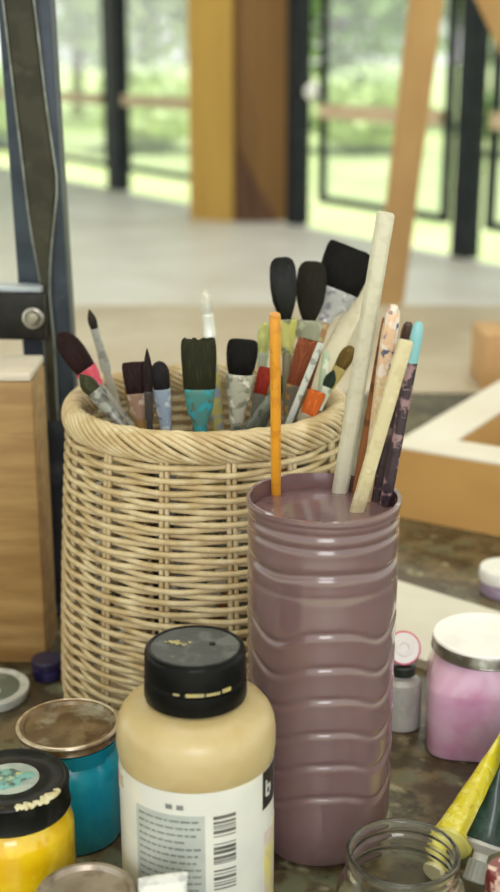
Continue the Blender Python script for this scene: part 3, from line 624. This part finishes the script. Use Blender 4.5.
# ================================================================ paint tubes
def paint_tube(name, label, cap_pos, tip_pos, r, cb, ccap, cneck, roll=0, spots=(), cat='paint tube', clen=.012, right=V((1, 0, 0)), crimpw=None):
    ax = tip_pos-cap_pos; L = ax.length
    root = thing(name, label, cat, group='paint tubes', M=axis_matrix(cap_pos, ax, right=right, roll=roll))
    bm = B(); lathe(bm, [(r*.55, 0), (r*.62, .0008), (r*.58, clen*.95), (r*.5, clen)], 32, fn=lambda q, z, a, k: (q*(1+.03*cos(16*a)), z)); obj('cap', bm, cm(ccap, .4), root)
    bm = B(); lathe(bm, [(r*.42, clen-.001), (r*.42, clen+.004), (r*.6, clen+.0055), (r*.98, clen+.0085), (r*1.01, clen+.010), (r, clen+.0115)], 32); obj('neck', bm, cm(cneck, .35), root)
    bm = B(); z0 = clen+.0105; Wd = crimpw or r*1.45; rr = []
    for q in range(13):
        f = q/12; k = f**1.25
        w_, t_ = r+(Wd-r)*k, r*(1-k)+.0006*k
        rr.append([p+V((.0012*noise.noise(V((p.x*200, p.z*90, 3))), .0012*(1-k)*noise.noise(V((p.x*180, p.y*180, p.z*80))), 0)) for p in ell(w_, t_, z0+(L-z0-.004)*f, 28)])
    rr += [ell(Wd, .0011, L-.0035, 28), ell(Wd, .0011, L, 28)]
    loft(bm, rr); obj('tube_body', bm, cm(cb, .35, spots), root)
    return root
# dark tin the tubes lean on, right of the frame
dk = thing('paint_tin', 'dark green-black tin at the right edge behind the paint tubes', 'tin', (.192, .680, T))
bm = B(); jar_body(bm, .0300, .060, .027, .004); obj('tin_body', bm, cm((40, 48, 44), .35, ((64, 72, 66), (28, 34, 30))), dk)
bm = B(); lid_shape(bm, .0290, .0615, .074); obj('lid', bm, cm((86, 88, 88), .35, ((60, 62, 60),)), dk)
paint_tube('paint_tube', 'yellow squeezed paint tube leaning with its flat end up at the right edge', V((.1045, .602, T+.006)), PY(506, 742, .690), .0115, (232, 214, 40), (220, 210, 170), (230, 220, 120), roll=radians(82), spots=((244, 232, 110), (214, 190, 30)))
paint_tube('paint_tube', 'dark green paint tube with white neck and grey cap pointing down', V((.1235, .591, T+.007)), PY(510, 752, .625), .0098, (16, 44, 34), (150, 150, 144), (214, 210, 206), roll=radians(66), spots=((36, 70, 58), (10, 30, 24)))
paint_tube('paint_tube', 'white paint tube standing on its cap before the squeeze bottle', V((-.0400, .5040, T)), V((-.0412, .5065, T+.0725)), .0105, (226, 224, 222), (210, 208, 204), (220, 218, 214), roll=radians(12), spots=((206, 204, 204),), crimpw=.0118)
cj = thing('small_pot', 'tiny pink pot with a dark red lid rim at the bottom right corner', 'pot', (.1315, .540, T))
bm = B(); lathe(bm, [(.010, 0), (.0118, .001), (.0120, .004), (.0120, .040), (.0105, .041)], 36); obj('pot_body', bm, cm((206, 166, 156), .35), cj)
bm = B(); lathe(bm, [(.0105, .0405), (.0124, .041), (.0124, .050), (.0112, .052), (.001, .0520)], 36); obj('lid', bm, cm((118, 34, 34), .35, ((214, 180, 170),)), cj)

# ================================================================ white board, stretcher frame, wood block
a = PZ(388, 577, T+.008); b = PZ(505, 613, T+.008); d = (b-a).normalized(); nrm = V((-d.y, d.x, 0)); nrm = -nrm if nrm.y > 0 else nrm
bm = B(); c0 = a-d*.06; c1 = b+d*.06; dp = .115
f0 = [c0, c1, c1+nrm*dp, c0+nrm*dp]; f0 = [V((p.x, p.y, T)) for p in f0]
ctr = sum(f0, V())/4
loft(bm, [[p-ctr for p in f0], [p-ctr+V((0, 0, .0075)) for p in f0], [(p-ctr)*.985+V((0, 0, .0082)) for p in f0]])
tag(obj('white_panel', bm, mat('white_primed_panel', (226, 220, 210), .6, cols=[((216, 208, 196), .5)], scale=14, width=.2), smooth=False, loc=ctr), 'flat white panel lying on the table behind the pink jar', 'panel')
fd = V((.857, -.515, 0)).normalized(); bd = V((.515, .857, 0)).normalized(); cor = V((.141, 1.199, T))
sf = thing('stretcher_frame', 'deep empty wooden frame lying on the table at the right', 'frame', cor)
m_pine = wood('pine_side', (206, 160, 96), (194, 146, 84), axis=0, scale=14)
m_pine_top = mat('white_bar_top', (236, 228, 216), .5, cols=[((228, 216, 200), .5)], scale=12, width=.2)  # white layer on the top faces of the bars only
W_, H_ = .050, .072; La, Lb = .42, .34
def fbar(o, dr, L, sd):
    p = [o, o+dr*L, o+dr*L+sd*W_, o+sd*W_]
    bm = B(); loft(bm, [p, [q+V((0, 0, H_)) for q in p]]); k = obj('frame_bar', bm, m_pine, sf, smooth=False)
    bm = B(); loft(bm, [[q+V((0, 0, H_)) for q in p], [q+V((0, 0, H_+.0025)) for q in p]]); obj('white_edge', bm, m_pine_top, k, smooth=False)
Z0 = V((0, 0, 0))
fbar(Z0, fd, La, bd); fbar(bd*(Lb-W_), fd, La, bd); fbar(bd*W_, bd, Lb-2*W_, fd); fbar(bd*W_+fd*(La-W_), bd, Lb-2*W_, fd)
wb = PZ(482, 391, T)
bm = B(); box(bm, (0, 0, 0), (.22, .10, .078), .003)
o = obj('wood_block', bm, wood('block_timber', (206, 162, 110), (190, 144, 94), axis=0, scale=14), loc=wb+V((0, .006, .0005))); tag(o, 'thick brown wooden block at the right edge beyond the deep frame', 'wood block')

# ================================================================ wooden box and metal easel at left
m_box = mat('plank_box', (166, 130, 78), .55, cols=[((144, 108, 60), .5), ((182, 146, 92), .6)], scale=60, stretch=(.16, 1, 1.3), width=.12, bump=.2, bscale=80)
wx = PZ(47, 662, T).x
wbx = thing('wooden_box', 'wooden plank box with visible grain standing at the left edge', 'box', (wx-.13, .869, T))
bm = B(); box(bm, (-.13, 0, 0), (.13, .057, .2225), .002); obj('box_body', bm, m_box, wbx)
bm = B(); box(bm, (-.131, -.001, .2227), (.1295, .058, .2290), .0015); obj('pale_top', bm, wood('pale_timber', (216, 204, 190), (204, 190, 174), axis=0, scale=20), wbx)
me_ = thing('metal_easel', 'dark steel easel mast with olive strap and black clamp at the left', 'easel', (-.19, 1.0, T))
m_blue = mat('blue_grey_steel', (58, 65, 76), .42, .2, cols=[((48, 55, 66), .52), ((74, 80, 90), .64)], scale=26, spec=.25)
m_olive = mat('olive_black_strap', (58, 55, 43), .45, 0, cols=[((47, 45, 35), .5), ((68, 64, 50), .64)], scale=40, bump=.15, spec=.2)
def loc_(p): return p-V((-.19, 1.0, T))
Ym = .985
ta, tb2 = PY(22, -70, Ym), PY(55, 420, Ym)
dr = (tb2-ta).normalized(); foot = tb2+dr*((tb2.z-T-.004)/(-dr.z))
bm = B(); beam(bm, loc_(foot), loc_(ta), .039, .028, side=(1, 0, 0), bev=.002); obj('mast', bm, m_blue, me_)
bm = B(); fx = loc_(foot); box(bm, (fx.x-.03, fx.y-.03, 0), (fx.x+.03, fx.y+.05, .004), .001); obj('foot_plate', bm, m_blue, me_)
# tapered strap: outline at its own distance, 3 mm thick
Ys = .960
left = [(-2, -70), (3, 0), (15, 100), (30, 225), (41, 285), (44, 340), (49, 420)]
right = [(24, -70), (34, 0), (47, 110), (58, 185), (51, 250), (49, 290), (54, 340), (58, 420)]
bm = B(); rows_ = []
for i in range(25):
    v = -70+490*i/24
    def at(pl):
        for (u0, v0), (u1, v1) in zip(pl, pl[1:]):
            if v0 <= v <= v1: return u0+(u1-u0)*(v-v0)/(v1-v0)
    pl_, pr_ = loc_(PY(at(left), v, Ys)), loc_(PY(at(right), v, Ys)); e = V((0, .0035, 0)); q = (pr_-pl_)*.12; bz = V((0, -.0025, 0))
    rows_.append([pl_, pl_+q+bz, pr_-q+bz, pr_, pr_+e, pl_+e])
loft(bm, rows_); obj('strap', bm, m_olive, me_, smooth=False)
m_edge = mat('strap_highlight', (128, 132, 128), .4, .2, cols=[((104, 106, 100), .5)], scale=60)  # pale colour paints the light caught along the strap's edges
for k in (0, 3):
    bm = B(); tube(bm, [r_[k]+V((0, -.0006, 0)) for r_ in rows_], .0009, 6); obj('strap_edge_highlight', bm, m_edge, me_)
bm = B(); c0, c1 = loc_(PY(-60, 314, .945)), loc_(PY(46, 316, .945)); beam(bm, c0, c1, .036, .012, side=(0, 0, 1), bev=.002); obj('clamp_bar', bm, mat('black_clamp', (26, 24, 22), .45, cols=[((36, 34, 32), .55)], scale=50, spec=.2), me_)
bm = B(); h0, h1 = loc_(PY(-60, 287, .957)), loc_(PY(43, 289, .957)); beam(bm, h0, h1, .006, .020, side=(0, 0, 1), bev=.001); obj('clamp_lit_edge', bm, mat('lit_edge_grey', (170, 176, 184), .4, cols=[((150, 156, 164), .5)], scale=30), me_)  # pale strip added for the light on the clamp's top edge
bm = B(); c2 = loc_(PY(33, 318, .936)); 
Mx = Matrix.Translation(c2) @ Matrix.Rotation(pi/2, 4, 'X')
lathe(bm, [(.0078, -.001), (.0084, 0), (.0080, .0016), (.0064, .0022), (.0052, .0014), (.0042, .0012), (.0040, .0044), (.0032, .0050), (.001, .0050)], 32); bmesh.ops.transform(bm, matrix=Mx, verts=bm.verts)
obj('bolt', bm, mat('bolt_metal', (176, 170, 160), .3, .7, cols=[((130, 124, 116), .55)], scale=80), me_)
bm = B(); pj_ = loc_(PY(33, 318, .951)); beam(bm, pj_, pj_+V((0, .03, 0)), .012, .012); obj('clamp_pin', bm, m_olive, me_)

# ================================================================ wooden A-frame easel beyond the table
ea = thing('wooden_easel', 'tall light wood easel with a leaning leg before the glazing', 'easel', (.55, 3.0, 0))
m_easel = wood('easel_beech', (200, 160, 108), (186, 144, 94), axis=2, scale=10)
def le(p): return p-V((.55, 3.0, 0))
p0 = PY(426, 0, 2.72); p1 = PY(389, 300, 3.05); d = (p1-p0).normalized(); f = p1+d*(p1.z/(-d.z)); top = p0-d*.30
bm = B(); beam(bm, le(f), le(top), .070, .03, side=(1, 0, 0), bev=.004); obj('leg', bm, m_easel, ea)
q0 = PY(497, 0, 2.72); q1 = PY(521, 52, 2.78); d2 = (q1-q0).normalized(); f2 = V((f.x+1.10, f.y, 0)); tp2 = V((top.x+.10, top.y, top.z))
bm = B(); q0b = q0-d2*.25; f2 = q0+d2*(q0.z/(-d2.z)); beam(bm, le(f2), le(q0b), .076, .03, side=(1, 0, 0), bev=.004); obj('leg', bm, m_easel, ea)
bm = B(); tc_ = (top+q0b)/2; beam(bm, le(V((tc_.x, top.y+1.2, 0))), le(V((tc_.x, top.y+.09, top.z))), .06, .03, side=(1, 0, 0), bev=.004); obj('leg', bm, m_easel, ea)
bm = B(); beam(bm, le(top+V((-.05, .035, -.04))), le(V((q0b.x+.05, q0b.y+.035, top.z-.04))), .03, .07, side=(0, 1, 0), bev=.004); obj('top_block', bm, m_easel, ea)
